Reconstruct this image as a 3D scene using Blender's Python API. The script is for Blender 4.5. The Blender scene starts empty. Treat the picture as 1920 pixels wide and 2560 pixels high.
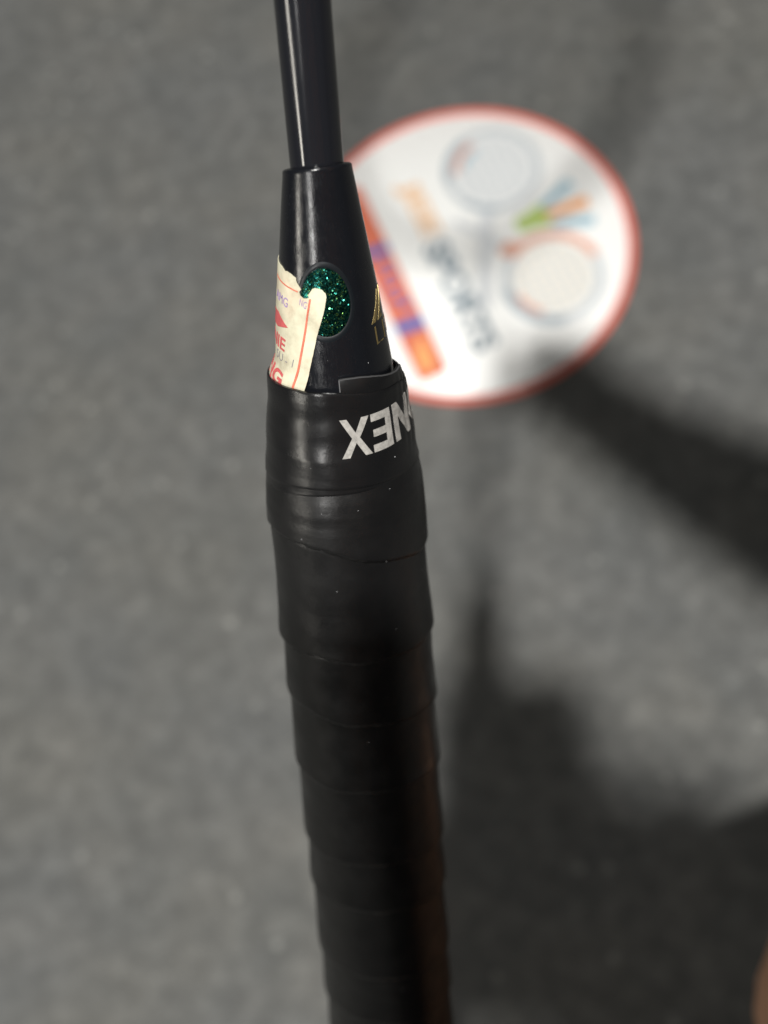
import bpy, bmesh, math, random
from math import sin, cos, pi, radians as rad
from mathutils import Vector, Matrix
from mathutils.geometry import delaunay_2d_cdt
random.seed(7)
scene = bpy.context.scene
COL = scene.collection

# ------------------------------------------------------------------ camera
CH = 0.72
CR = Vector((0.9336, -0.3368, -0.1226)); CU = Vector((0.3584, 0.8773, 0.3193)); CF = Vector((0.0, 0.3420, -0.9397))
cam_d = bpy.data.cameras.new("Camera"); cam = bpy.data.objects.new("Camera", cam_d); COL.objects.link(cam)
M = Matrix.Identity(4)
for i in range(3):
    M[i][0] = CR[i]; M[i][1] = CU[i]; M[i][2] = -CF[i]
M[2][3] = CH
cam.matrix_world = M
cam_d.sensor_width = 36.0; cam_d.lens = 42.19; cam_d.clip_start = 0.002; cam_d.clip_end = 100
cam_d.dof.use_dof = True; cam_d.dof.focus_distance = 0.166; cam_d.dof.aperture_fstop = 13.0
scene.camera = cam

# ------------------------------------------------------------------ world and lamps
w = bpy.data.worlds.new("World"); scene.world = w; w.use_nodes = True
bg = w.node_tree.nodes["Background"]; bg.inputs[0].default_value = (0.80, 0.92, 1.0, 1); bg.inputs[1].default_value = 0.036

def lamp(name, loc, target, power, shape, sx, sy=None, col=(1, 1, 1)):
    d = bpy.data.lights.new(name, 'AREA'); d.energy = power; d.shape = shape; d.size = sx
    if sy: d.size_y = sy
    d.color = col
    o = bpy.data.objects.new(name, d); COL.objects.link(o); o.location = loc
    o.rotation_euler = (Vector(target) - Vector(loc)).to_track_quat('-Z', 'Z').to_euler()
    return o
lamp("ceiling_lamp", (-0.149, -0.356, 3.0), (0, 0.15, 0.3), 126, 'DISK', 0.13, col=(1.0, 0.985, 0.95))
lamp("side_lamp", (-2.37, -0.50, 1.10), (0.0, 0.1, 0.6), 12, 'RECTANGLE', 0.20, 0.85, col=(1.0, 0.95, 0.85))
lamp("back_lamp", (-1.50, -1.40, 1.95), (0.0, 0.1, 0.6), 12, 'RECTANGLE', 0.12, 0.46, col=(1.0, 0.98, 0.95))
scene.view_settings.view_transform = 'Standard'; scene.view_settings.look = 'None'
scene.view_settings.exposure = 0; scene.view_settings.gamma = 1

# ------------------------------------------------------------------ helpers
def mat(name, col=(.5, .5, .5), rough=.5, metal=0.0, **kw):
    m = bpy.data.materials.new(name); m.use_nodes = True
    p = m.node_tree.nodes["Principled BSDF"]
    p.inputs["Base Color"].default_value = (*col, 1); p.inputs["Roughness"].default_value = rough
    p.inputs["Metallic"].default_value = metal
    for k, v in kw.items(): p.inputs[k].default_value = v
    return m
class NT:
    def __init__(s, m):
        s.t = m.node_tree; s.p = s.t.nodes["Principled BSDF"]; s.m = m
        s.co = s.t.nodes.new("ShaderNodeTexCoord").outputs["Object"]
    def n(s, typ, **kw):
        x = s.t.nodes.new("ShaderNode" + typ)
        for k, v in kw.items():
            if k in x.inputs.keys():
                if isinstance(v, bpy.types.NodeSocket): s.t.links.new(v, x.inputs[k])
                else: x.inputs[k].default_value = v
            else: setattr(x, k, v)
        return x
    def link(s, a, b): s.t.links.new(a, b)
    def set(s, name, sock): s.t.links.new(sock, s.p.inputs[name])
    def mapping(s, scale, rot=(0, 0, 0)):
        x = s.n("Mapping"); s.link(s.co, x.inputs["Vector"]); x.inputs["Scale"].default_value = scale; x.inputs["Rotation"].default_value = rot
        return x.outputs[0]
    def noise(s, scale, detail=4, rough=.55, vec=None, dist=0):
        x = s.n("TexNoise"); s.link(vec or s.co, x.inputs["Vector"])
        x.inputs["Scale"].default_value = scale; x.inputs["Detail"].default_value = detail
        x.inputs["Roughness"].default_value = rough; x.inputs["Distortion"].default_value = dist
        return x
    def ramp(s, fac, stops):
        x = s.n("ValToRGB"); s.link(fac, x.inputs[0]); e = x.color_ramp.elements
        while len(e) < len(stops): e.new(.5)
        for q, (pos, c) in zip(e, stops):
            q.position = pos; q.color = (*c, 1) if len(c) == 3 else c
        return x.outputs[0]
    def mix(s, fac, a, b, typ='MIX'):
        x = s.t.nodes.new("ShaderNodeMix"); x.data_type = 'RGBA'; x.blend_type = typ
        for sock, v in ((x.inputs[0], fac), (x.inputs[6], a), (x.inputs[7], b)):
            if isinstance(v, bpy.types.NodeSocket): s.link(v, sock)
            elif isinstance(v, (int, float)): sock.default_value = v
            else: sock.default_value = (*v, 1)
        return x.outputs[2]
    def maprange(s, v, a, b, c, d):
        x = s.n("MapRange"); s.link(v, x.inputs[0])
        for i, q in enumerate((a, b, c, d)): x.inputs[i + 1].default_value = q
        return x.outputs[0]
    def bump(s, h, strength, dist):
        x = s.n("Bump"); s.link(h, x.inputs["Height"]); x.inputs["Strength"].default_value = strength; x.inputs["Distance"].default_value = dist
        s.link(x.outputs[0], s.p.inputs["Normal"]); return x

def link(name, me, m, parent=None, smooth=True, angle=None):
    o = bpy.data.objects.new(name, me); COL.objects.link(o)
    if m and not me.materials: me.materials.append(m)
    if parent: o.parent = parent
    if smooth:
        for p in me.polygons: p.use_smooth = True
    return o
def from_bm(name, bm, m, parent=None, smooth=True, sharp=None):
    if sharp:
        for e in bm.edges:
            if len(e.link_faces) == 2 and e.calc_face_angle(0) > sharp: e.smooth = False
    me = bpy.data.meshes.new(name); bm.to_mesh(me); bm.free()
    return link(name, me, m, parent, smooth)
def empty(name, label, cat, mw=None, group=None):
    o = bpy.data.objects.new(name, None); COL.objects.link(o); o.empty_display_size = .05
    if mw is not None: o.matrix_world = mw
    o["label"] = label; o["category"] = cat
    if group: o["group"] = group
    return o
def sstep(a, b, x):
    t = max(0., min(1., (x - a) / (b - a))); return t * t * (3 - 2 * t)
def lerp_table(t, x):
    if x <= t[0][0]: return t[0][1]
    for (a, u), (b, v) in zip(t, t[1:]):
        if x <= b: return u + (v - u) * (x - a) / (b - a)
    return t[-1][1]
def hsh(i, j=0):
    v = sin(i * 127.1 + j * 311.7 + 3.1) * 43758.5453; return v - math.floor(v)
def vnoise(x, y):
    i, j = math.floor(x), math.floor(y); a, b = x - i, y - j
    a = a * a * (3 - 2 * a); b = b * b * (3 - 2 * b)
    return (hsh(i, j) * (1 - a) + hsh(i + 1, j) * a) * (1 - b) + (hsh(i, j + 1) * (1 - a) + hsh(i + 1, j + 1) * a) * b - .5

# ------------------------------------------------------------------ materials
def m_ground():
    m = mat("grey_floor", (.17, .17, .16), .85); t = NT(m)
    a = t.noise(18, 5, .6); b = t.noise(75, 4, .65); c = t.noise(420, 3, .6)
    col = t.ramp(b.outputs[0], [(.26, (.071, .0712, .0688)), (.50, (.098, .0984, .0948)), (.74, (.143, .1434, .1376))])
    big = t.ramp(a.outputs[0], [(.30, (.86, .87, .86)), (.70, (1.12, 1.11, 1.10))])
    hue = t.ramp(t.noise(9, 3).outputs[0], [(.35, (.99, 1.0, 1.02)), (.65, (1.01, 1.0, .97))])
    fine = t.ramp(c.outputs[0], [(.3, (.74, .74, .74)), (.7, (1.24, 1.24, 1.24))])
    col = t.mix(1, col, big, 'MULTIPLY'); col = t.mix(1, col, hue, 'MULTIPLY'); col = t.mix(.7, col, fine, 'MULTIPLY')
    v = t.n("TexVoronoi"); t.link(t.co, v.inputs["Vector"]); v.inputs["Scale"].default_value = 62
    sp = t.maprange(v.outputs["Distance"], .10, .22, 1, 0)
    rnd = t.n("SeparateColor"); t.link(v.outputs["Color"], rnd.inputs[0])
    pick = t.maprange(rnd.outputs[0], .80, .84, 0, .30)
    mul = t.n("Math", operation='MULTIPLY'); t.link(sp, mul.inputs[0]); t.link(pick, mul.inputs[1])
    col = t.mix(mul.outputs[0], col, (.42, .42, .39))
    t.set("Base Color", col); t.bump(c.outputs[0], .5, .0015)
    return m
def m_black(name, col, rough, bscale, bstr, bdist, scratch=False, coat=0, specks=0):
    m = mat(name, col, rough); t = NT(m)
    if coat: t.p.inputs["Coat Weight"].default_value = coat; t.p.inputs["Coat Roughness"].default_value = .12
    if scratch:
        v = t.mapping((1, 1, .10), (.35, .6, .3)); a = t.noise(4200, 5, .75, v, .4); b = t.noise(500, 3, .6)
        v2 = t.mapping((1, 1, .12), (.5, -.2, .9)); c2 = t.noise(5200, 3, .7, v2, .3); d2 = t.n("Math", operation='MULTIPLY'); t.link(c2.outputs[0], d2.inputs[0]); t.link(b.outputs[0], d2.inputs[1])
        r = t.maprange(d2.outputs[0], .14, .36, rough - .04, rough + .13); t.set("Roughness", r)
        t.bump(a.outputs[0], bstr, bdist)
    else:
        a = t.noise(bscale, 4, .6); r = t.maprange(t.noise(bscale * .12, 4).outputs[0], .3, .7, rough - .06, rough + .09)
        t.set("Roughness", r); t.bump(a.outputs[0], bstr, bdist)
    if specks:
        v = t.n("TexVoronoi"); t.link(t.co, v.inputs["Vector"]); v.inputs["Scale"].default_value = specks
        q = t.n("SeparateColor"); t.link(v.outputs["Color"], q.inputs[0])
        f = t.n("Math", operation='MULTIPLY'); t.link(t.maprange(v.outputs["Distance"], .035, .05, 1, 0), f.inputs[0]); t.link(t.maprange(q.outputs[0], .82, .84, 0, .5), f.inputs[1])
        t.set("Base Color", t.mix(f.outputs[0], col, (.35, .35, .36)))
    return m
def m_paper():
    m = mat("label_paper", (.72, .70, .50), .6); t = NT(m)
    a = t.noise(350, 5, .65); b = t.noise(1800, 3)
    col = t.ramp(a.outputs[0], [(.3, (.40, .36, .26)), (.5, (.53, .50, .37)), (.7, (.60, .575, .43))])
    pk = t.ramp(t.noise(160, 3).outputs[0], [(.5, (1, 1, 1)), (.7, (1.03, .93, .92))])
    t.set("Base Color", t.mix(1, col, pk, 'MULTIPLY')); t.bump(b.outputs[0], .25, .0001)
    return m
def m_glitter():
    m = mat("green_glitter", (.02, .25, .17), .18, .95); t = NT(m)
    v = t.n("TexVoronoi"); t.link(t.co, v.inputs["Vector"]); v.inputs["Scale"].default_value = 6500
    sub = t.n("VectorMath", operation='SUBTRACT'); t.link(v.outputs["Color"], sub.inputs[0]); sub.inputs[1].default_value = (.5, .5, .5)
    sc = t.n("VectorMath", operation='SCALE'); t.link(sub.outputs[0], sc.inputs[0]); q0 = t.n("SeparateColor"); t.link(v.outputs["Color"], q0.inputs[0]); t.link(t.maprange(q0.outputs[2], .80, .92, .13, 1.0), sc.inputs["Scale"])
    g = t.n("NewGeometry"); ad = t.n("VectorMath", operation='ADD'); t.link(g.outputs["Normal"], ad.inputs[0]); t.link(sc.outputs[0], ad.inputs[1])
    nm = t.n("VectorMath", operation='NORMALIZE'); t.link(ad.outputs[0], nm.inputs[0]); t.link(nm.outputs[0], t.p.inputs["Normal"])
    q = t.n("SeparateColor"); t.link(v.outputs["Color"], q.inputs[0])
    t.set("Base Color", t.ramp(q.outputs[1], [(0, (.002, .015, .016)), (.45, (.007, .080, .070)), (.85, (.03, .22, .17)), (.97, (.20, .42, .10))]))
    return m
def m_worn(name, col, rough, amt, metal=0.0, scale=900):
    m = mat(name, col, rough, metal); t = NT(m)
    a = t.noise(scale, 5, .7)
    t.set("Base Color", t.ramp(a.outputs[0], [(.30, tuple(c * (1 - amt) for c in col)), (.6, col)]))
    t.bump(a.outputs[0], .3, .0001)
    return m
GROUND = m_ground()
CONE = m_black("black_gloss_plastic", (.0058, .0063, .0080), .16, 900, .30, .00004, scratch=True)
SHAFT = m_black("black_carbon", (.010, .0105, .013), .13, 400, .03, .00003)
GRIPM = m_black("black_grip_film", (.0050, .0050, .0052), .36, 1500, .22, .00012, specks=260)
TAPEM = m_black("black_tape", (.0060, .0060, .0064), .27, 1200, .22, .00010, specks=300)
for q_ in (GRIPM, TAPEM): q_.node_tree.nodes["Principled BSDF"].inputs["Specular IOR Level"].default_value = .46
CUTM = mat("tape_cut_edge", (.06, .06, .062), .6)
PAPER = m_paper()
RED = m_worn("label_red_ink", (.52, .10, .10), .55, .25); REDL = m_worn("label_red_line", (.60, .16, .10), .55, .25)
PURPLE = m_worn("label_purple_ink", (.34, .24, .44), .6, .3); GREYINK = m_worn("label_grey_ink", (.24, .22, .24), .6, .3)
GLIT = m_glitter(); GOLD = m_worn("gold_foil", (.36, .27, .11), .35, .3, .7); SILVER = m_worn("silver_print", (.36, .345, .32), .55, .45, 0, 1100)

# ------------------------------------------------------------------ ground
bm = bmesh.new(); N = 40; S = 12.0
vs = [[bm.verts.new((-S / 2 + S * i / N, -S / 2 + S * j / N, 0)) for j in range(N + 1)] for i in range(N + 1)]
for i in range(N):
    for j in range(N): bm.faces.new((vs[i][j], vs[i + 1][j], vs[i + 1][j + 1], vs[i][j + 1]))
g = from_bm("ground", bm, GROUND); g["kind"] = "structure"; g["label"] = "mottled grey floor far below the racket handle"

# ------------------------------------------------------------------ 2D patch tools
def densify(poly, step):
    out = []
    for a, b in zip(poly, poly[1:] + poly[:1]):
        L = math.dist(a, b); n = max(1, int(math.ceil(L / step)))
        for k in range(n): out.append((a[0] + (b[0] - a[0]) * k / n, a[1] + (b[1] - a[1]) * k / n))
    return out
def inside(p, poly):
    c = False; x, y = p
    for (x0, y0), (x1, y1) in zip(poly, poly[1:] + poly[:1]):
        if (y0 > y) != (y1 > y) and x < (x1 - x0) * (y - y0) / (y1 - y0) + x0: c = not c
    return c
def fill(polys, step, interior=True):
    """triangulates outlines (holes by even-odd) -> verts, faces"""
    pts, edges = [], []
    for poly in polys:
        q = densify(poly, step); b = len(pts); pts += q
        edges += [(b + k, b + (k + 1) % len(q)) for k in range(len(q))]
    if interior:
        xs = [p[0] for p in pts]; ys = [p[1] for p in pts]; y = min(ys) + step * .5
        while y < max(ys):
            x = min(xs) + step * .5
            while x < max(xs):
                jx = (x + (hsh(x * 91, y * 57) - .5) * step * .3, y + (hsh(x * 31, y * 17) - .5) * step * .3)
                if sum(inside(jx, p) for p in polys) % 2: pts.append(jx)
                x += step
            y += step
    r = delaunay_2d_cdt([Vector(p) for p in pts], edges, [], 0, 1e-9)
    V = [tuple(v) for v in r[0]]; Fc = []
    for f in r[2]:
        c = (sum(V[i][0] for i in f) / len(f), sum(V[i][1] for i in f) / len(f))
        if sum(inside(c, p) for p in polys) % 2: Fc.append(tuple(f))
    return V, Fc
def sheet(name, vf, fn, thick, m, parent, smooth=True):
    """maps a filled 2D outline by fn(x, y, height) and gives it thickness"""
    V, Fc = vf; bm = bmesh.new()
    top = [bm.verts.new(fn(x, y, thick)) for x, y in V]
    bot = [bm.verts.new(fn(x, y, 0)) for x, y in V]
    cnt = {}
    for f in Fc:
        for a, b in zip(f, f[1:] + f[:1]): cnt[(a, b)] = 1
    for f in Fc:
        try: bm.faces.new([top[i] for i in f]); bm.faces.new([bot[i] for i in reversed(f)])
        except ValueError: pass
    for (a, b) in cnt:
        if (b, a) not in cnt:
            try: bm.faces.new((top[a], bot[a], bot[b], top[b]))
            except ValueError: pass
    bmesh.ops.recalc_face_normals(bm, faces=bm.faces)
    return from_bm(name, bm, m, parent, smooth, sharp=rad(50))
def text_vf(s, bold=0.0):
    c = bpy.data.curves.new("t", 'FONT'); c.body = s; c.size = 1; c.offset = bold; c.resolution_u = 4
    o = bpy.data.objects.new("t", c); COL.objects.link(o)
    dg = bpy.context.evaluated_depsgraph_get(); me = bpy.data.meshes.new_from_object(o.evaluated_get(dg))
    V = [(v.co.x, v.co.y) for v in me.vertices]; Fc = [tuple(p.vertices) for p in me.polygons]
    bpy.data.objects.remove(o); bpy.data.curves.remove(c); bpy.data.meshes.remove(me)
    x0 = min(v[0] for v in V); x1 = max(v[0] for v in V); y0 = min(v[1] for v in V); y1 = max(v[1] for v in V)
    return [((x - x0) / (x1 - x0), (y - y0) / (y1 - y0)) for x, y in V], Fc
def warp(vf, fn): return [fn(x, y) for x, y in vf[0]], vf[1]

# ------------------------------------------------------------------ the sign on the floor
SR = 117.3
sign = empty("round_sign", "round white sports sign with a red rim lying on the grey floor behind the racket", "sign",
             Matrix.Translation((0.1162, 0.4170, 0.0)) @ Matrix.Scale(.99, 4) @ Matrix.Rotation(rad(-87.45), 4, 'Z'))
SWHITE = mat("sign_white", (.82, .82, .80), .38)
SREDRIM = mat("sign_red_rim", (.66, .145, .10), .45)
def revolve(name, prof, n, m, parent, sharp=rad(40), close=False):
    bm = bmesh.new(); rows = []
    for r, z in prof:
        rows.append([bm.verts.new((0, 0, z))] if r < 1e-7 else [bm.verts.new((r * cos(2 * pi * k / n), r * sin(2 * pi * k / n), z)) for k in range(n)])
    pairs = list(zip(rows, rows[1:])) + ([(rows[-1], rows[0])] if close else [])
    for a, b in pairs:
        for k in range(n):
            k2 = (k + 1) % n
            if len(a) == 1: bm.faces.new((a[0], b[k], b[k2]))
            elif len(b) == 1: bm.faces.new((a[k], b[0], a[k2]))
            else: bm.faces.new((a[k], b[k], b[k2], a[k2]))
    bmesh.ops.recalc_face_normals(bm, faces=bm.faces)
    return from_bm(name, bm, m, parent, True, sharp)
mm = .001
revolve("face_plate", [(0, .6 * mm), (109 * mm, .6 * mm), (109.4 * mm, 1 * mm), (109.4 * mm, 3.0 * mm), (109 * mm, 3.3 * mm), (0, 3.3 * mm)], 128, SWHITE, sign)
ringp = [(109.6, .3), (112, 0.1), (113.5, .1), (114.9, 1.0), (115.0, 2.6), (114.3, 3.8), (112.5, 4.3), (110.5, 3.9), (109.6, 3.0)]
revolve("rim", [(a * mm, b * mm) for a, b in ringp], 160, SREDRIM, sign, rad(60), True)
def on_sign(x, y, h): return Vector((x * mm, y * mm, 3.32 * mm + h))
TH = .00008
def ink(name, c, amt=.15):
    return m_worn(name, c, .5, amt, 0, 300)
I_RED = ink("sign_orange_red", (.66, .17, .095), .30); I_BLUE = ink("sign_blue", (.06, .14, .42)); I_OR = ink("sign_pale_orange", (.76, .52, .34))
I_GREY = ink("sign_slate", (.34, .39, .43)); I_INK = ink("sign_grey_ink", (.25, .30, .34)); I_SHAFT = ink("sign_shaft_grey", (.62, .64, .66), .1); I_PALE = ink("sign_pale_grey", (.50, .53, .55), .1); I_BALL = ink("sign_ball_grey", (.66, .67, .67), .1)
I_BEIGE = ink("sign_beige", (.70, .665, .60), .1); I_GREEN = ink("sign_green", (.42, .54, .16)); I_SKY = ink("sign_sky_blue", (.32, .48, .56))
I_SALM = ink("sign_salmon", (.68, .38, .29)); I_OR2 = ink("sign_orange", (.80, .36, .13))
def arc(cx, cy, r, a0, a1, n=24): return [(cx + r * cos(rad(a0 + (a1 - a0) * k / n)), cy + r * sin(rad(a0 + (a1 - a0) * k / n))) for k in range(n + 1)]
def ellip(cx, cy, a, b, rot=0, n=40):
    c, s = cos(rad(rot)), sin(rad(rot))
    return [(cx + a * cos(t) * c - b * sin(t) * s, cy + a * cos(t) * s + b * sin(t) * c) for t in (2 * pi * k / n for k in range(n))]
def flat(name, polys, m, h=0.0):
    return sheet(name, fill(polys, 6, False), lambda x, y, z: on_sign(x, y, z + h), TH, m, sign, False)
def stroke(p, q, w0, w1=None):
    w1 = w0 if w1 is None else w1; d = (Vector(q) - Vector(p)).normalized(); nx, ny = -d.y, d.x
    return [(p[0] + nx * w0 / 2, p[1] + ny * w0 / 2), (p[0] - nx * w0 / 2, p[1] - ny * w0 / 2), (q[0] - nx * w1 / 2, q[1] - ny * w1 / 2), (q[0] + nx * w1 / 2, q[1] + ny * w1 / 2)]
def band(cx, cy, r0, r1, a0, a1): return arc(cx, cy, r1, a0, a1) + arc(cx, cy, r0, a1, a0)
# red bar with rounded ends, two blue cross stripes and an orange end
def rrect(x0, y0, x1, y1, r):
    return arc(x1 - r, y1 - r, r, 0, 90, 5) + arc(x0 + r, y1 - r, r, 90, 180, 5) + arc(x0 + r, y0 + r, r, 180, 270, 5) + arc(x1 - r, y0 + r, r, 270, 360, 5)
flat("bar", [rrect(-82, -68, 79, -47, 4)], I_RED)
for x0, x1 in ((-31, -24), (31, 40)): flat("bar_stripe", [[(x0, -67.9), (x1, -67.9), (x1 + 2, -47.1), (x0 + 2, -47.1)]], I_BLUE, .00012)
for k, (x, y, a, b) in enumerate([(63, -58, 10, 5.5), (52, -55, 4, 3), (71, -60, 4, 3)]): flat("bar_patch", [ellip(x, y, a, b)], I_OR2, .00024 + .00004 * k)
for x in (-15, -6, 4, 14, 21): flat("bar_mark", [ellip(x, -56 + 4 * (hsh(x) - .5), 2.0, 4.5)], I_BLUE, .00012)
def sign_text(name, s, x0, x1, y0, y1, m, bold=.02):
    sheet(name, warp(text_vf(s, bold), lambda x, y: (x0 + (x1 - x0) * x, y0 + (y1 - y0) * y)), lambda x, y, z: on_sign(x, y, z), TH, m, sign, False)
sign_text("word", "JEE", -70, -20, -27, -8.5, I_OR, .05)
sign_text("word", "SPORTS", -15, 76, -27.5, -8, I_INK, .045)
# crossed rackets and a shuttlecock
for (cx_, cy_, sgn, ballm) in ((-50, 42, 1, I_BALL), (46, 44, -1, I_BEIGE)):
    flat("racket_disc", [ellip(cx_, cy_, 27, 27)], ballm)
    flat("racket_ring", [ellip(cx_, cy_, 35, 35), ellip(cx_, cy_, 28.5, 28.5)], I_PALE, .0001)
    for k in range(-3, 4):
        h = math.sqrt(27 ** 2 - (k * 7) ** 2) * .97
        flat("racket_string", [stroke((cx_ + k * 7, cy_ - h), (cx_ + k * 7, cy_ + h), 1.1)], I_PALE, .00012)
        flat("racket_string", [stroke((cx_ - h, cy_ + k * 7), (cx_ + h, cy_ + k * 7), 1.1)], I_PALE, .00022)
flat("racket_shaft", [stroke((-20, 24), (47, -7), 9, 8)], I_SHAFT, .00014)
flat("racket_shaft", [stroke((18, 28), (-24, 2), 7, 5)], I_SHAFT, .0003)
flat("ring_arc", [band(-50, 42, 29, 35, 195, 262)], I_GREY, .0002)
flat("ring_arc", [band(-50, 42, 29, 34, 300, 345)], I_GREY, .0002)
flat("ring_arc", [band(-50, 42, 23, 28, 190, 250)], I_SALM, .0002)
flat("ring_arc", [band(-50, 42, 18, 22, 190, 240)], I_SKY, .0002)
flat("ring_arc", [band(46, 44, 29, 36, 95, 215)], I_SALM, .0002)
flat("ring_arc", [band(46, 44, 29, 36, 260, 350)], I_GREY, .0002)
flat("ring_arc", [band(46, 44, 25, 29, 275, 320)], I_SALM, .0003)
flat("ring_arc", [ellip(13.5, 27, 6, 8)], I_SALM, .00034)
flat("cork", [ellip(-.5, 43, 6.5, 5.5)], I_GREEN, .0003)
flat("feather_base", [[(-6, 44), (5, 44), (10, 62), (-11, 62)]], I_GREEN, .00036)
flat("feather", [stroke((-7, 60), (-16, 86), 6, 9)], I_SKY, .0004)
flat("feather", [stroke((1, 60), (2.5, 90), 6, 9)], I_OR2, .00044)
flat("feather", [stroke((8, 60), (19, 88), 6, 9)], I_SKY, .00048)

# ------------------------------------------------------------------ the racket (local z runs up the handle, butt at 0, cap top at ZT)
ZT = .212
AX = Vector((.9489, -.3057, -.0787)); AY = Vector((.1963, .7668, -.6112)); AZ = Vector((.2472, .5644, .7876))
RB = Vector((.0081, .0970, .5872)) - ZT * AZ
RM = Matrix.Identity(4)
for i in range(3): RM[i][0] = AX[i]; RM[i][1] = AY[i]; RM[i][2] = AZ[i]; RM[i][3] = RB[i]
racket = empty("badminton_racket", "black badminton racket with wrapped grip, torn paper label and green emblem on its cap", "racket", RM)
def cyl(r, th, s):   # s in mm below the cap's top, th in degrees from the front, r in mm
    t = rad(th); return Vector((r * sin(t) * mm, -r * cos(t) * mm, ZT - s * mm))
CONE_T = [(0, 4.3), (.25, 4.5), (.7, 4.65), (5.7, 5.38), (12.45, 6.32), (18.9, 7.24), (28.2, 8.35), (31.5, 8.72), (36, 9.1)]
def r_cone(s): return lerp_table(CONE_T, s)
def lathe_fn(name, s0, s1, ns, nt, rf, m, parent, th0=None, th1=None, srows=None, slant=None):
    bm = bmesh.new(); full = th0 is None; rows = []
    ss = srows or [s0 + (s1 - s0) * i / ns for i in range(ns + 1)]
    cols = nt if full else nt + 1
    for s in ss:
        rows.append([bm.verts.new(cyl(rf(s, t), t, s - (slant(t) * (1 - sstep(0, 7, s)) if slant else 0))) for t in ((-180 + 360 * k / nt) if full else th0 + (th1 - th0) * k / nt for k in range(cols))])
    for a, b in zip(rows, rows[1:]):
        for k in range(nt):
            k2 = (k + 1) % cols; bm.faces.new((a[k], a[k2], b[k2], b[k]))
    return bm, rows
def finish(name, bm, m, parent, sharp=rad(45)):
    bmesh.ops.recalc_face_normals(bm, faces=bm.faces); return from_bm(name, bm, m, parent, True, sharp)
# shaft
bm, rows = lathe_fn("shaft", -216, 4, 44, 48, lambda s, t: 3.55 - .0008 * max(0, -s), SHAFT, racket)
finish("shaft", bm, SHAFT, racket)
# cap (cone)
def cap_lip(t): return 1.1 * cos(rad(t)) + .25 * sin(rad(t))
ss = [0, .06, .14, .25, .4, .7] + [1 + 35 * k / 40 for k in range(41)]
bm, rows = lathe_fn("cap", 0, 0, 0, 96, lambda s, t: (4.18, 4.38, 4.5, 4.58, 4.63)[ss.index(s)] if s < .5 else r_cone(s), CONE, racket, srows=ss, slant=cap_lip)
ring = [bm.verts.new(cyl(3.5, -180 + 360 * k / 96, .15 - cap_lip(-180 + 360 * k / 96))) for k in range(96)]
for k in range(96): bm.faces.new((ring[k], ring[(k + 1) % 96], rows[0][(k + 1) % 96], rows[0][k]))
cap = finish("cap", bm, CONE, racket)
# overgrip: spiral wraps, each lapping over the next one down
SEAM = [(54.2, 60.3), (76.7, 77.6), (88.7, 92.4), (105.2, 107.0), (123.6, 125.6), (136.2, 138.4), (155.7, 158.4), (170.3, 172.2), (184, 187), (198, 202)]
def wrap_info(s, t):
    prev = 40.0; x = sin(rad(t))
    for k, (l, r_) in enumerate(SEAM):
        q = (l + r_) / 2 + (r_ - l) / 2 * x - 2.6 * cos(rad(t)) + .35 * sin(rad(3 * t + 50 * k)) + .2 * sin(rad(7 * t + 90 * k))
        if s < q: return k, (s - prev) / (q - prev), q - s, s - prev
        prev = q
    return len(SEAM), (s - prev) / 14, 99, s - prev
GBASE = [(43, 11.0), (44, 11.2), (46, 11.75), (48, 12.1), (51, 12.3), (56, 12.35), (66, 12.3), (75, 12.65), (85, 12.6), (103, 12.75), (121, 12.8), (150, 12.92), (170, 13.05), (198, 13.1), (205, 14.2), (210, 14.6), (212, 13.8)]
def r_grip(s, t):
    k, f_, dn, up = wrap_info(s, t)
    r = lerp_table(GBASE, s)
    amp = .30 if k else .22
    r += amp * (2 * f_ ** 1.5 - 1) * (1 if s > 50 else sstep(44, 54, s))
    if dn < .55: r -= .12 * (1 - dn / .55) ** 2
    if up < .5 and k: r -= .10 * (1 - up / .5)
    r += .13 * vnoise(t / 38 + 11 * k, s / 6 + 5) + .05 * vnoise(t / 9, s / 2.5)
    return r
ss = [43.0]
while ss[-1] < 211.9: ss.append(ss[-1] + (.32 if ss[-1] < 130 else .45))
ss[-1] = 212.0
bm, rows = lathe_fn("grip", 0, 0, 0, 128, r_grip, GRIPM, racket, srows=ss)
c = bm.verts.new(cyl(0, 0, 212.3))
for k in range(128): bm.faces.new((rows[-1][k], rows[-1][(k + 1) % 128], c))
for k in range(128):
    pass
finish("grip_wrap", bm, GRIPM, racket, rad(70))
# finishing tape: an inner wrap that shows at both edges and an outer wrap on top of it
TBASE = [(27, 8.9), (28.6, 9.45), (30.5, 9.7), (33, 9.9), (36, 10.25), (39, 10.75), (42, 11.0), (44.4, 11.35), (46.5, 11.81), (48.5, 12.05)]
def r_tape(s, t):
    r = lerp_table(TBASE, s)
    r += .22 * vnoise(t / 40 + 3, s / 3.6) + .10 * vnoise(t / 17 + 9, s / 2.6)
    r += .05 * sin(s * .95 + .02 * t) * sstep(31, 34, s)
    pl = math.exp(-((t - 84) / 17) ** 2)      # puckers on the right flank
    r += pl * (.26 * abs(sin(t * .33 + .9 * s * .35)) - .10) * sstep(29, 31, s) * (1 - sstep(39, 43, s))
    return r
def tape_top(t): return 30.0 - 1.25 * cos(rad(t)) + .5 * sin(rad(t)) + .1 * vnoise(t / 8, 2) + .5 * math.exp(-((t - 45) / 25) ** 2) + 1.0 * math.exp(-((t - 90) / 20) ** 2)
def tape_bot(t): return 45.0 - 1.5 * cos(rad(t)) - .35 * sin(rad(t + 25)) + .10 * sin(rad(3 * t))
def inner_bot(t): return 46.0 - 1.5 * cos(rad(t)) - 1.0 * sin(rad(t + 10)) + .08 * sin(rad(4 * t))
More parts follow.
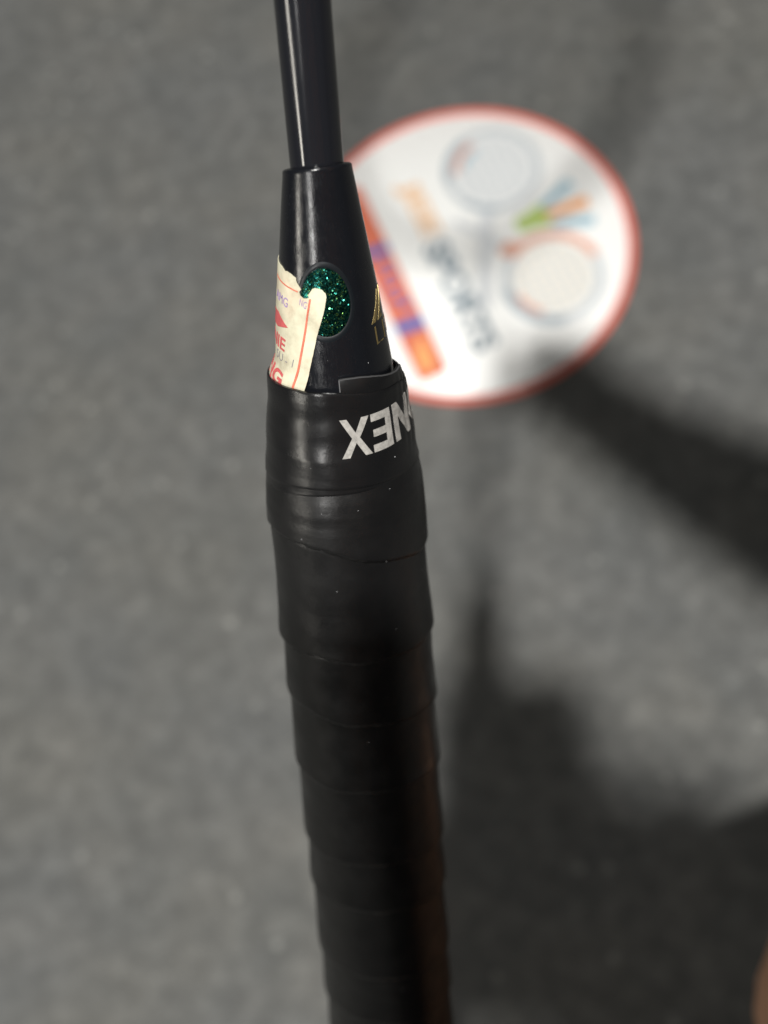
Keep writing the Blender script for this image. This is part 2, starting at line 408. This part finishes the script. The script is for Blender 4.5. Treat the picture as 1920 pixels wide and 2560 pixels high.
def band_mesh(name, top, bot, off0, off1, ns, nt, m, th0=None, th1=None):
    bm = bmesh.new(); full = th0 is None; cols = nt if full else nt + 1
    T = [(-180 + 360 * k / nt) if full else th0 + (th1 - th0) * k / nt for k in range(cols)]
    o = [[bm.verts.new(cyl(r_tape(top(t) + (bot(t) - top(t)) * i / ns, t) + off1 - (.05 if i in (0, ns) else 0), t, top(t) + (bot(t) - top(t)) * i / ns)) for t in T] for i in range(ns + 1)]
    n_ = [[bm.verts.new(cyl(r_tape(top(t) + (bot(t) - top(t)) * i / 4, t) + off0, t, top(t) + (bot(t) - top(t)) * i / 4)) for t in T] for i in range(5)]
    for rows in (o, n_):
        for a, b in zip(rows, rows[1:]):
            for k in range(nt): bm.faces.new((a[k], a[(k + 1) % cols], b[(k + 1) % cols], b[k]))
    for a, b in ((o[0], n_[0]), (o[-1], n_[-1])):
        for k in range(nt): bm.faces.new((a[k], a[(k + 1) % cols], b[(k + 1) % cols], b[k]))
    if not full:
        pass
    return finish(name, bm, m, racket, rad(50))
tape = band_mesh("tape_outer_wrap", tape_top, tape_bot, -.1, .30, 64, 200, TAPEM)
band_mesh("tape_inner_wrap", lambda t: 36.0, inner_bot, -.5, .10, 44, 160, TAPEM)
tongue = band_mesh("tape_end", lambda t: 27.1 + 2.2 * sstep(15, 88, t) + .06 * vnoise(t / 3, 1), lambda t: 32.0, -.55, .06, 12, 48, TAPEM, 7.0, 88.0)
# pale cut edges of the tape end
def strip(name, pts, wdt, off, m):
    bm = bmesh.new(); prev = None
    for t, s, ro in pts:
        a = [bm.verts.new(cyl(r_tape(s, t) + ro + off, t, s)), bm.verts.new(cyl(r_tape(s, t) + ro + off, t + wdt[0], s + wdt[1])), bm.verts.new(cyl(r_tape(s, t) + ro - .2, t + wdt[0], s + wdt[1])), bm.verts.new(cyl(r_tape(s, t) + ro - .2, t, s))]
        if prev:
            for k in range(4): bm.faces.new((prev[k], prev[(k + 1) % 4], a[(k + 1) % 4], a[k]))
        else: bm.faces.new(a)
        prev = a
    bm.faces.new(prev[::-1])
    return finish(name, bm, m, racket, rad(50))
strip("tape_cut_edge", [(t, 27.1 + 2.2 * sstep(15, 88, t) + .06 * vnoise(t / 3, 1) - .04, .03) for t in range(7, 88, 2)], (0, .13), .05, CUTM)
strip("tape_cut_edge", [(6.6, s, .03) for s in (27.15, 27.5, 27.9, 28.3, 28.7)], (.9, 0), .05, CUTM)

# lettering on the tape, upside down as the handle is held
def on_tape(t, s, h): return cyl(r_tape(s, t) + .33 + h / mm, t, s)
L0, L1 = 32.7, 38.5   # top and foot of the letters as seen
def letter(name, polys, t0, t1):
    f = [[(t0 + (t1 - t0) * x, (L0 + (L1 - L0) * (1 - y))) for x, y in p] for p in polys]
    # degrees and mm: rescale x so that the mesh step suits both
    k = .19
    V, Fc = fill([[(x * k, y) for x, y in p] for p in f], .35)
    return sheet(name, ([(x / k, y) for x, y in V], Fc), lambda x, y, h: on_tape(x, y, h), .00004, SILVER, tape)
X_ = [[(0, 1), (.24, 1), (.5, .63), (.74, 1), (1, 1), (.63, .49), (1, 0), (.76, 0), (.5, .36), (.25, 0), (0, 0), (.37, .49)]]
E_ = [[(0, 1), (1, 1), (1, 0), (0, 0), (0, .19), (.70, .19), (.70, .40), (.06, .40), (.06, .59), (.70, .59), (.70, .81), (0, .81)]]
N_ = [[(0, 1), (.26, 1), (.76, .36), (.76, 1), (1, 1), (1, 0), (.74, 0), (.24, .64), (.24, 0), (0, 0)]]
def O_poly():
    return [[(.5 + .5 * cos(a), .5 + .5 * sin(a)) for a in (2 * pi * k / 28 for k in range(28))], [(.5 + .27 * cos(a), .5 + .31 * sin(a)) for a in (2 * pi * k / 28 for k in range(28))]]
Y_ = [[(0, 0), (.26, 0), (.5, .36), (.74, 0), (1, 0), (.62, .55), (.62, 1), (.38, 1), (.38, .55)]]
letter("letter", X_, 4.2, 28.0); letter("letter", E_, 29.5, 48.2); letter("letter", N_, 51.5, 75.5); letter("letter", O_poly(), 79, 104); letter("letter", Y_, 106, 131)

# torn paper label stuck round the left of the cap
LAB = [(12.3, -118), (12.39, -78.07), (12.44, -65.02), (12.85, -54.54), (12.78, -48.62), (13.06, -40.71), (13.36, -34.46), (13.79, -34.5), (14.5, -28.94), (14.75, -27.35), (15.12, -30.11), (15.53, -28.56), (15.83, -23.5), (15.65, -17.09), (15.22, -17.6), (14.39, -12.76), (14.21, -9.36), (14.49, -2.09), (14.95, 1.26), (15.49, 2.24), (17.48, -1.67), (21.11, -11.23), (25.39, -19.67), (28.1, -23.9), (28.95, -25.4), (29.25, -41), (29.9, -60), (30.9, -80), (31.2, -118)]
EA, EB, ES = 29.0, 4.7, 16.45
def emb_h(s, t):
    q = math.hypot(t / EA, (s - ES) / EB); return .40 * (1 - sstep(.4, 1.3, q))
def r_label(s, t):
    r = r_cone(s) + .03 + .55 * sstep(26.5, 29, s) + emb_h(s, t) + (.45 * sstep(27.0, 31, s)) * sstep(-42, -80, t)
    r += .05 * vnoise(t / 7, s * .9) + .03 * vnoise(t / 2.5, s * 2.2)
    return r
def on_label(t, s, h): return cyl(r_label(s, t) + h / mm, t, s)
KX = .125
rag = densify([(t * KX, s) for s, t in LAB], .22)
rag = [(x + (.05 * vnoise(x * 5, y * 5) if i > 40 or True else 0), y + (.10 * vnoise(x * 4 + 7, y * 4) if y < 16.5 and x > -9 else 0)) for i, (x, y) in enumerate(rag)]
V, Fc = fill([rag], .30)
label = sheet("paper_label", ([(x / KX, y) for x, y in V], Fc), on_label, .00011, PAPER, racket)
def lab_ink(name, quad, m, vf=None, poly=None):
    """maps the unit square to four (s, th) corners: top-left, top-right, bottom-right, bottom-left"""
    def bil(x, y):
        a, b, c, d = quad
        top = [a[i] + (b[i] - a[i]) * x for i in (0, 1)]; bot = [d[i] + (c[i] - d[i]) * x for i in (0, 1)]
        s, t = [bot[i] + (top[i] - bot[i]) * y for i in (0, 1)]; return (t, s)
    if vf is None: vf = fill([densify(poly, .12)], .12)
    return sheet(name, warp(vf, bil), lambda x, y, h: on_label(x, y, h + .00015), .00003, m, label, False)
SQ = [(0, 0), (1, 0), (1, 1), (0, 1)]
lab_ink("printed_line", [(15.75, -16.6), (15.75, -14.4), (29.2, -37.0), (29.2, -39.6)], REDL, poly=SQ)
lab_ink("printed_line", [(14.1, -78), (15.0, -31.5), (15.16, -31.5), (14.3, -78)], REDL, poly=SQ)
lab_ink("printed_text", [(15.95, -75), (16.5, -46.5), (17.75, -47.5), (17.2, -76)], PURPLE, text_vf("AMG", .0))
lab_ink("printed_text", [(15.9, -28.2), (16.25, -19.0), (17.2, -21.0), (16.8, -29.5)], PURPLE, text_vf("NG", -.01))
lab_ink("printed_emblem", [(19.0, -100), (19.0, -47), (21.3, -47), (21.3, -100)], RED, poly=[(.05, .5), (.32, .98), (.62, .98), (1, .33), (.58, .02), (.22, .1)])
lab_ink("printed_text", [(22.0, -84), (22.45, -50.5), (24.35, -53), (24.0, -86)], RED, text_vf("NIE", .02))
lab_ink("printed_text", [(24.6, -70), (24.9, -38.5), (26.1, -41), (25.9, -71)], GREYINK, text_vf("5U - 1", -.015))
lab_ink("printed_text", [(26.8, -92), (27.4, -52), (29.3, -53), (29.3, -92)], RED, text_vf("NG", .035))

# embossed emblem, green glitter under clear lacquer
def on_cap(t, s, h): return cyl(r_cone(s) + h / mm, t, s)
bm = bmesh.new(); NR, NA = 22, 64; rows = []
for i in range(NR + 1):
    q = i / NR; h = .42 * (1 - q ** 2) + .015
    rows.append([bm.verts.new(on_cap(q * EA * cos(2 * pi * k / NA), ES - q * EB * sin(2 * pi * k / NA), h * mm)) for k in range(NA)] if i else [bm.verts.new(on_cap(0, ES, h * mm))])
for a, b in zip(rows, rows[1:]):
    for k in range(NA):
        k2 = (k + 1) % NA
        bm.faces.new((a[0], b[k], b[k2]) if len(a) == 1 else (a[k], b[k], b[k2], a[k2]))
emblem = finish("emblem", bm, GLIT, racket)
bm = bmesh.new(); rows = []
prof = [(1.0, -.02), (1.03, .03), (1.07, .055), (1.12, .035), (1.17, -.01)]
for q, h in prof: rows.append([bm.verts.new(on_cap(q * EA * cos(2 * pi * k / NA), ES - q * EB * sin(2 * pi * k / NA), (h + .01) * mm)) for k in range(NA)])
for a, b in zip(rows, rows[1:]):
    for k in range(NA): bm.faces.new((a[k], b[k], b[(k + 1) % NA], a[(k + 1) % NA]))
ring = finish("emblem_ring", bm, mat("black_ring", (.006, .008, .010), .35), emblem)
# gold lettering on the right of the cap
def gold(name, vf, quad):
    def bil(x, y):
        a, b, c, d = quad
        top = [a[i] + (b[i] - a[i]) * x for i in (0, 1)]; bot = [d[i] + (c[i] - d[i]) * x for i in (0, 1)]
        s, t = [bot[i] + (top[i] - bot[i]) * y for i in (0, 1)]; return (t, s)
    return sheet(name, warp(vf, bil), lambda x, y, h: on_cap(x, y, h + .00001), .00004, GOLD, cap, False)
gold("gold_letter", fill([densify(p, .1) for p in ([(0, 0), (.12, 0), (.52, 1), (.40, 1)], [(.20, 0), (.30, 0), (.70, 1), (.60, 1)], [(.30, 0), (.42, 0), (.42, .1), (.34, .1)])], .1, False), [(17.0, 53), (17.0, 112), (21.0, 112), (21.0, 53)])
gold("gold_text", text_vf("LITE", -.022), [(21.55, 56.5), (21.55, 122), (24.15, 122), (24.15, 56.5)])
# lint and dust caught on the wrap
bm = bmesh.new()
DUST = [(12, 46.9), (38, 44.9), (-14, 47.2), (30, 57), (-8, 61), (22, 83), (-30, 52), (47, 40.5), (5, 92), (33, 70), (-20, 40), (-2, 24.5), (40, 26)]
for k, (t, s_) in enumerate(DUST + [(-60 + 130 * hsh(k, 9), 50 + 120 * hsh(k, 4)) for k in range(2)]):
    r = r_cone(s_) if s_ < 28 else (r_tape(s_, t) + .32 if s_ < 45 else r_grip(s_, t))
    p = cyl(r + .03, t, s_); bmesh.ops.create_icosphere(bm, subdivisions=1, radius=(.035 + .05 * hsh(k, 2)) * mm, matrix=Matrix.Translation(p) @ Matrix.Diagonal((1, 1, .6 + 1.2 * hsh(k, 7), 1)))
du = from_bm("dust", bm, mat("dust_grey", (.45, .45, .46), .8), racket); du["kind"] = "stuff"

# racket head above the picture: throat, frame and strings
FR = mat("black_frame_paint", (.012, .012, .014), .2)
def tube(name, pts, rr, m, parent, closed=False, n=12):
    bm = bmesh.new(); rows = []
    L = len(pts)
    for i, p in enumerate(pts):
        a = pts[(i - 1) % L] if closed or i else pts[0]; b = pts[(i + 1) % L] if closed or i < L - 1 else pts[-1]
        d = (b - a).normalized(); q = d.to_track_quat('Z', 'Y')
        r = rr[i] if isinstance(rr, list) else rr
        rows.append([bm.verts.new(p + q @ Vector((r * cos(2 * pi * k / n), r * sin(2 * pi * k / n), 0))) for k in range(n)])
    for a, b in list(zip(rows, rows[1:])) + ([(rows[-1], rows[0])] if closed else []):
        for k in range(n): bm.faces.new((a[k], a[(k + 1) % n], b[(k + 1) % n], b[k]))
    if not closed: bm.faces.new(rows[0][::-1]); bm.faces.new(rows[-1])
    return finish(name, bm, m, parent)
ZH = ZT + .216; fx = Vector((cos(rad(25)), sin(rad(25)), 0))
def headp(a, k=1.0): return fx * (.092 * k * sin(a)) + Vector((0, 0, ZH + .120 - .118 * k * cos(a)))
tube("head_frame", [headp(2 * pi * k / 72) for k in range(72)], .0050, FR, racket, True)
tube("throat", [Vector((0, 0, ZH - .022)), Vector((0, 0, ZH - .008)), Vector((0, 0, ZH + .004))], [.0038, .0055, .0065], FR, racket)
bm = bmesh.new()
def thin(p, q, r=.00035):
    d = (q - p).normalized(); t = d.to_track_quat('Z', 'Y'); A = [bm.verts.new(p + t @ Vector((r * cos(x), r * sin(x), 0))) for x in (0, 2.1, 4.2)]; B = [bm.verts.new(q + t @ Vector((r * cos(x), r * sin(x), 0))) for x in (0, 2.1, 4.2)]
    for k in range(3): bm.faces.new((A[k], A[(k + 1) % 3], B[(k + 1) % 3], B[k]))
for k in range(-10, 11):
    x = k * .0082; h = .116 * math.sqrt(max(0, 1 - (x / .091) ** 2)); thin(fx * x + Vector((0, 0, ZH + .12 - h)), fx * x + Vector((0, 0, ZH + .12 + h)))
for k in range(-10, 11):
    z = k * .0105; h = .091 * math.sqrt(max(0, 1 - (z / .117) ** 2)); thin(fx * -h + Vector((-.0008, 0, ZH + .12 + z)), fx * h + Vector((-.0008, 0, ZH + .12 + z)))
so = from_bm("strings", bm, mat("white_string", (.6, .6, .6), .4), racket); so["kind"] = "stuff"

# ------------------------------------------------------------------ phone taking the picture (behind the lens, out of the frame)
PM = Matrix.Identity(4)
for i in range(3): PM[i][0] = CR[i]; PM[i][1] = CU[i]; PM[i][2] = -CF[i]
def camp(x, u, z): return Vector((0, 0, CH)) + x * CR + u * CU + z * CF
PT, PBm, PL, PRt = .014, -.136, -.052, .020
PM.translation = camp((PL + PRt) / 2, (PT + PBm) / 2, -.009)
phone = empty("phone", "dark phone held level above the racket handle in a hand", "phone", PM)
def slab(name, w_, h_, z0, z1, r, m, cx_=0, cy_=0, bev=.0015):
    bm = bmesh.new(); out = []
    for (sx, sy, a0) in ((1, 1, 0), (-1, 1, 90), (-1, -1, 180), (1, -1, 270)):
        for k in range(7):
            a = rad(a0 + 15 * k); out.append((cx_ + sx * (w_ / 2 - r) + r * cos(a), cy_ + sy * (h_ / 2 - r) + r * sin(a)))
    a = [bm.verts.new((x, y, z0)) for x, y in out]; b = [bm.verts.new((x, y, z1)) for x, y in out]
    bm.faces.new(a[::-1]); bm.faces.new(b)
    for k in range(len(out)): bm.faces.new((a[k], a[(k + 1) % len(out)], b[(k + 1) % len(out)], b[k]))
    bmesh.ops.recalc_face_normals(bm, faces=bm.faces)
    bmesh.ops.bevel(bm, geom=[e for e in bm.edges if abs(e.verts[0].co.z - e.verts[1].co.z) < 1e-9], offset=bev, segments=3, affect='EDGES', profile=.5)
    return from_bm(name, bm, m, phone, True, rad(40))
PW, PH = PRt - PL, PT - PBm
slab("body", PW, PH, -.004, .0035, .010, mat("phone_black", (.02, .02, .022), .35))
slab("screen", PW - .004, PH - .004, .0032, .0042, .009, mat("phone_glass", (.01, .01, .01), .08), bev=.0003)
lx, ly = -(PL + PRt) / 2, -(PT + PBm) / 2
slab("camera_bump", .028, .030, -.0058, -.0038, .007, mat("phone_bump", (.015, .015, .016), .3), lx - .004, ly - .003, bev=.0006)

# ------------------------------------------------------------------ the person crouching behind the camera
SKIN = mat("skin", (.5, .29, .18), .55); t_ = NT(SKIN)
t_.p.inputs["Subsurface Weight"].default_value = .08; t_.p.inputs["Subsurface Radius"].default_value = (.006, .002, .001)
t_.set("Base Color", t_.ramp(t_.noise(60, 5).outputs[0], [(.3, (.50, .26, .15)), (.7, (.62, .345, .21))])); t_.bump(t_.noise(900, 3).outputs[0], .25, .0004)
def skin(name, nodes, edges, root, m, parent, sub=2):
    keys = list(nodes); me = bpy.data.meshes.new(name)
    me.from_pydata([tuple(nodes[k][0]) for k in keys], [(keys.index(a), keys.index(b)) for a, b in edges], [])
    o = bpy.data.objects.new("tmp", me); COL.objects.link(o)
    sk = o.modifiers.new("s", 'SKIN'); sk.use_smooth_shade = True; sk.branch_smoothing = .6
    for i, k in enumerate(keys):
        r = nodes[k][1]; v = me.skin_vertices[0].data[i]
        v.radius = (r, r) if isinstance(r, (int, float)) else r; v.use_root = (k == root)
    sb = o.modifiers.new("d", 'SUBSURF'); sb.levels = sub; sb.render_levels = sub
    dg = bpy.context.evaluated_depsgraph_get(); m2 = bpy.data.meshes.new_from_object(o.evaluated_get(dg))
    bpy.data.objects.remove(o); m2.materials.clear(); m2.name = name
    return link(name, m2, m, parent)
person = empty("person", "person crouching at the edge of the floor, one bare knee showing past the racket", "person", Matrix.Translation((0, 0, 0)))
n = {}; e = []
def chain(start, items):
    p = start
    for k, pos, r in items:
        n[k] = (Vector(pos), r); e.append((p, k)); p = k
BX, BY = -0.0723, 0.084
def B(x, y, z): return (x + BX, y + BY, z)
n["pelvis"] = (Vector(B(.10, -.42, .27)), .125)
chain("pelvis", [("waist", B(.10, -.39, .42), (.115, .10)), ("chest", B(.09, -.34, .58), (.135, .105)), ("upper", B(.085, -.30, .71), (.115, .09)), ("neck", B(.075, -.265, .80), .052),
                 ("jaw", B(.07, -.235, .855), (.062, .068)), ("head", B(.07, -.235, .93), (.078, .090)), ("crown", B(.07, -.245, 1.0), (.060, .072))])
# right arm: the hand pinches the racket's shaft between finger tips and thumb
PIN = RM @ Vector((0, 0, ZT + .125))
chain("upper", [("sr", B(.235, -.28, .715), .056), ("er", (.218, -.062, .690), .046), ("fr", (.142, .038, .702), .043), ("wr", (.100, .092, .702), .032), ("pr", (.078, .125, .700), (.027, .017))])
AXd = AZ.normalized(); SD = (Vector((.078, .125, .700)) - PIN); SD = (SD - SD.dot(AXd) * AXd).normalized(); TD = AXd.cross(SD)
def PN(a, b, c): return tuple(PIN + a * SD + b * AXd + c * TD)
for j in range(4):
    b0 = .016 - .0125 * j; c0 = .006
    chain("pr", [(f"ra{j}", PN(.046 - .003 * (j == 3), b0 + .004, .020), .0092), (f"rb{j}", PN(.026 + .004 * j, b0, .024), .0083), (f"rc{j}", PN(.012 + .005 * j, b0 - .002, .016 + .001 * j), .0076), (f"rd{j}", PN(.004 + .010 * j, b0 - .003, .0115 - .003 * j), .0066)])
chain("pr", [("rt0", PN(.038, .014, -.016), .0105), ("rt1", PN(.020, .014, -.019), .0092), ("rt2", PN(.004, .012, -.0125), .0078)])
chain("upper", [("sl", B(-.085, -.30, .715), .056), ("el", (-.15, -.24, .50), .040), ("fl", (-.105, -.19, .58), .037), ("wl", tuple(camp(-.052, -.165, .004)), .026), ("pl", tuple(camp(-.062, -.115, .006)), (.022, .014))])
for j in range(4):
    u_ = -.060 - .0195 * j
    chain("pl", [(f"la{j}", tuple(camp(-.066, u_ - .006, .012)), .0090), (f"lb{j}", tuple(camp(-.046, u_, .0175)), .0083), (f"lc{j}", tuple(camp(-.020, u_ + .003, .0135)), .0075), (f"ld{j}", tuple(camp(.002 - .006 * (j == 3), u_ + .005, .0125)), .0064)])
chain("pl", [("lt0", tuple(camp(-.068, -.095, -.008)), .0105), ("lt1", tuple(camp(-.060, -.066, -.020)), .0092), ("lt2", tuple(camp(-.046, -.045, -.0225)), .0076)])
KX_, KY_, KZ_ = .0995, -.0505, .310
chain("pelvis", [("hr", B(.165, -.40, .27), .092), ("tr", (.112, -.215, .300), .078), ("kr", (KX_, KY_, KZ_), .062), ("cr", (.150, -.09, .195), .050), ("ar", (.205, -.12, .085), .034), ("htr", (.215, -.11, .045), .036), ("tor", (.265, -.03, .028), (.040, .022))])
chain("pelvis", [("hl", B(.03, -.42, .24), .092), ("tl", (-.09, -.30, .16), .078), ("kl", (-.15, -.20, .075), .058), ("cl", (-.12, -.38, .065), .052), ("al", (-.09, -.56, .055), .034), ("tol", (-.08, -.62, .030), (.036, .022))])
skin("body", n, e, "pelvis", SKIN, person)
def sub(keys, grow, name, m, extra=None):
    q = {k: (n[k][0], tuple(x + grow for x in (n[k][1] if isinstance(n[k][1], tuple) else (n[k][1],) * 2))) for k in keys}
    ed = [(a, b) for a, b in e if a in q and b in q]
    if extra:
        for a, k, pos, r in extra: q[k] = (Vector(pos), r); ed.append((a, k))
    return skin(name, q, ed, keys[0], m, person)
SHIRT = mat("dark_cotton", (.03, .032, .04), .9); NT(SHIRT).bump(NT(SHIRT).noise(500, 3).outputs[0], .3, .001)
sub(["pelvis", "waist", "chest", "upper", "sr", "sl"], .012, "shirt", SHIRT, [("sr", "sv", n["sr"][0].lerp(n["er"][0], .5), .060), ("sl", "sw", n["sl"][0].lerp(n["el"][0], .5), .060)])
SHORTS = mat("black_shorts", (.02, .02, .022), .85)
P_ = n["pelvis"][0]
skin("shorts", {"a": (P_.lerp(n["waist"][0], .45), (.135, .125)), "b": (P_, (.145, .14)), "c": (P_ + Vector((0, .01, -.07)), (.13, .12))}, [("a", "b"), ("b", "c")], "a", SHORTS, person)
for a_ in ("r", "l"):
    h_, k_ = n["h" + a_][0], n["t" + a_][0]
    skin("short_leg", {"a": (h_.lerp(P_, .3), .112), "b": (h_, .112), "c": (h_.lerp(k_, .85), .100)}, [("a", "b"), ("b", "c")], "a", SHORTS, person)
SOCK = mat("added_black_sock", (.015, .015, .016), .9)  # unseen socks, added to keep lit shin skin out of the grip's reflection
for a_ in ("r", "l"):
    q = {"a": (n["c" + a_][0].lerp(n["k" + a_][0], .25), (.056, .056)), "b": (n["c" + a_][0].lerp(n["a" + a_][0], .5), (.048, .048)), "c": (n["a" + a_][0], (.040, .040))}
    skin("sock", q, [("a", "b"), ("b", "c")], "a", SOCK, person)
SHOE = mat("grey_shoe", (.08, .08, .085), .6)
skin("shoe", {"a": (Vector((.213, -.145, .050)), (.044, .044)), "b": (Vector((.228, -.08, .042)), (.044, .040)), "c": (Vector((.272, -.015, .030)), (.042, .028))}, [("a", "b"), ("b", "c")], "a", SHOE, person)
skin("shoe", {"a": (Vector((-.092, -.545, .055)), (.044, .044)), "b": (Vector((-.086, -.60, .045)), (.044, .040)), "c": (Vector((-.078, -.665, .030)), (.042, .028))}, [("a", "b"), ("b", "c")], "a", SHOE, person)
q = {"a": (Vector(B(.07, -.262, .925)), (.083, .082)), "b": (Vector(B(.07, -.262, .985)), (.078, .082)), "c": (Vector(B(.07, -.25, 1.025)), (.055, .062))}
skin("hair", q, [("a", "b"), ("b", "c")], "a", mat("black_hair", (.015, .012, .01), .5), person)
def blob(name, c, r, m, sc=(1, 1, 1)):
    bm = bmesh.new(); bmesh.ops.create_uvsphere(bm, u_segments=16, v_segments=10, radius=r, matrix=Matrix.Translation(c) @ Matrix.Diagonal((*sc, 1)))
    return from_bm(name, bm, m, person)
EYE = mat("eye_white", (.7, .7, .68), .2)
for sx in (-1, 1):
    blob("eye", B(.07 + sx * .030, -.166, .922), .010, EYE); blob("ear", B(.07 + sx * .079, -.24, .915), .026, SKIN, (.35, .7, 1))
blob("nose", B(.07, -.143, .902), .015, SKIN, (.8, .9, 1.5)); blob("mouth", B(.07, -.157, .868), .017, mat("lips", (.35, .12, .10), .4), (1.3, .45, .4))
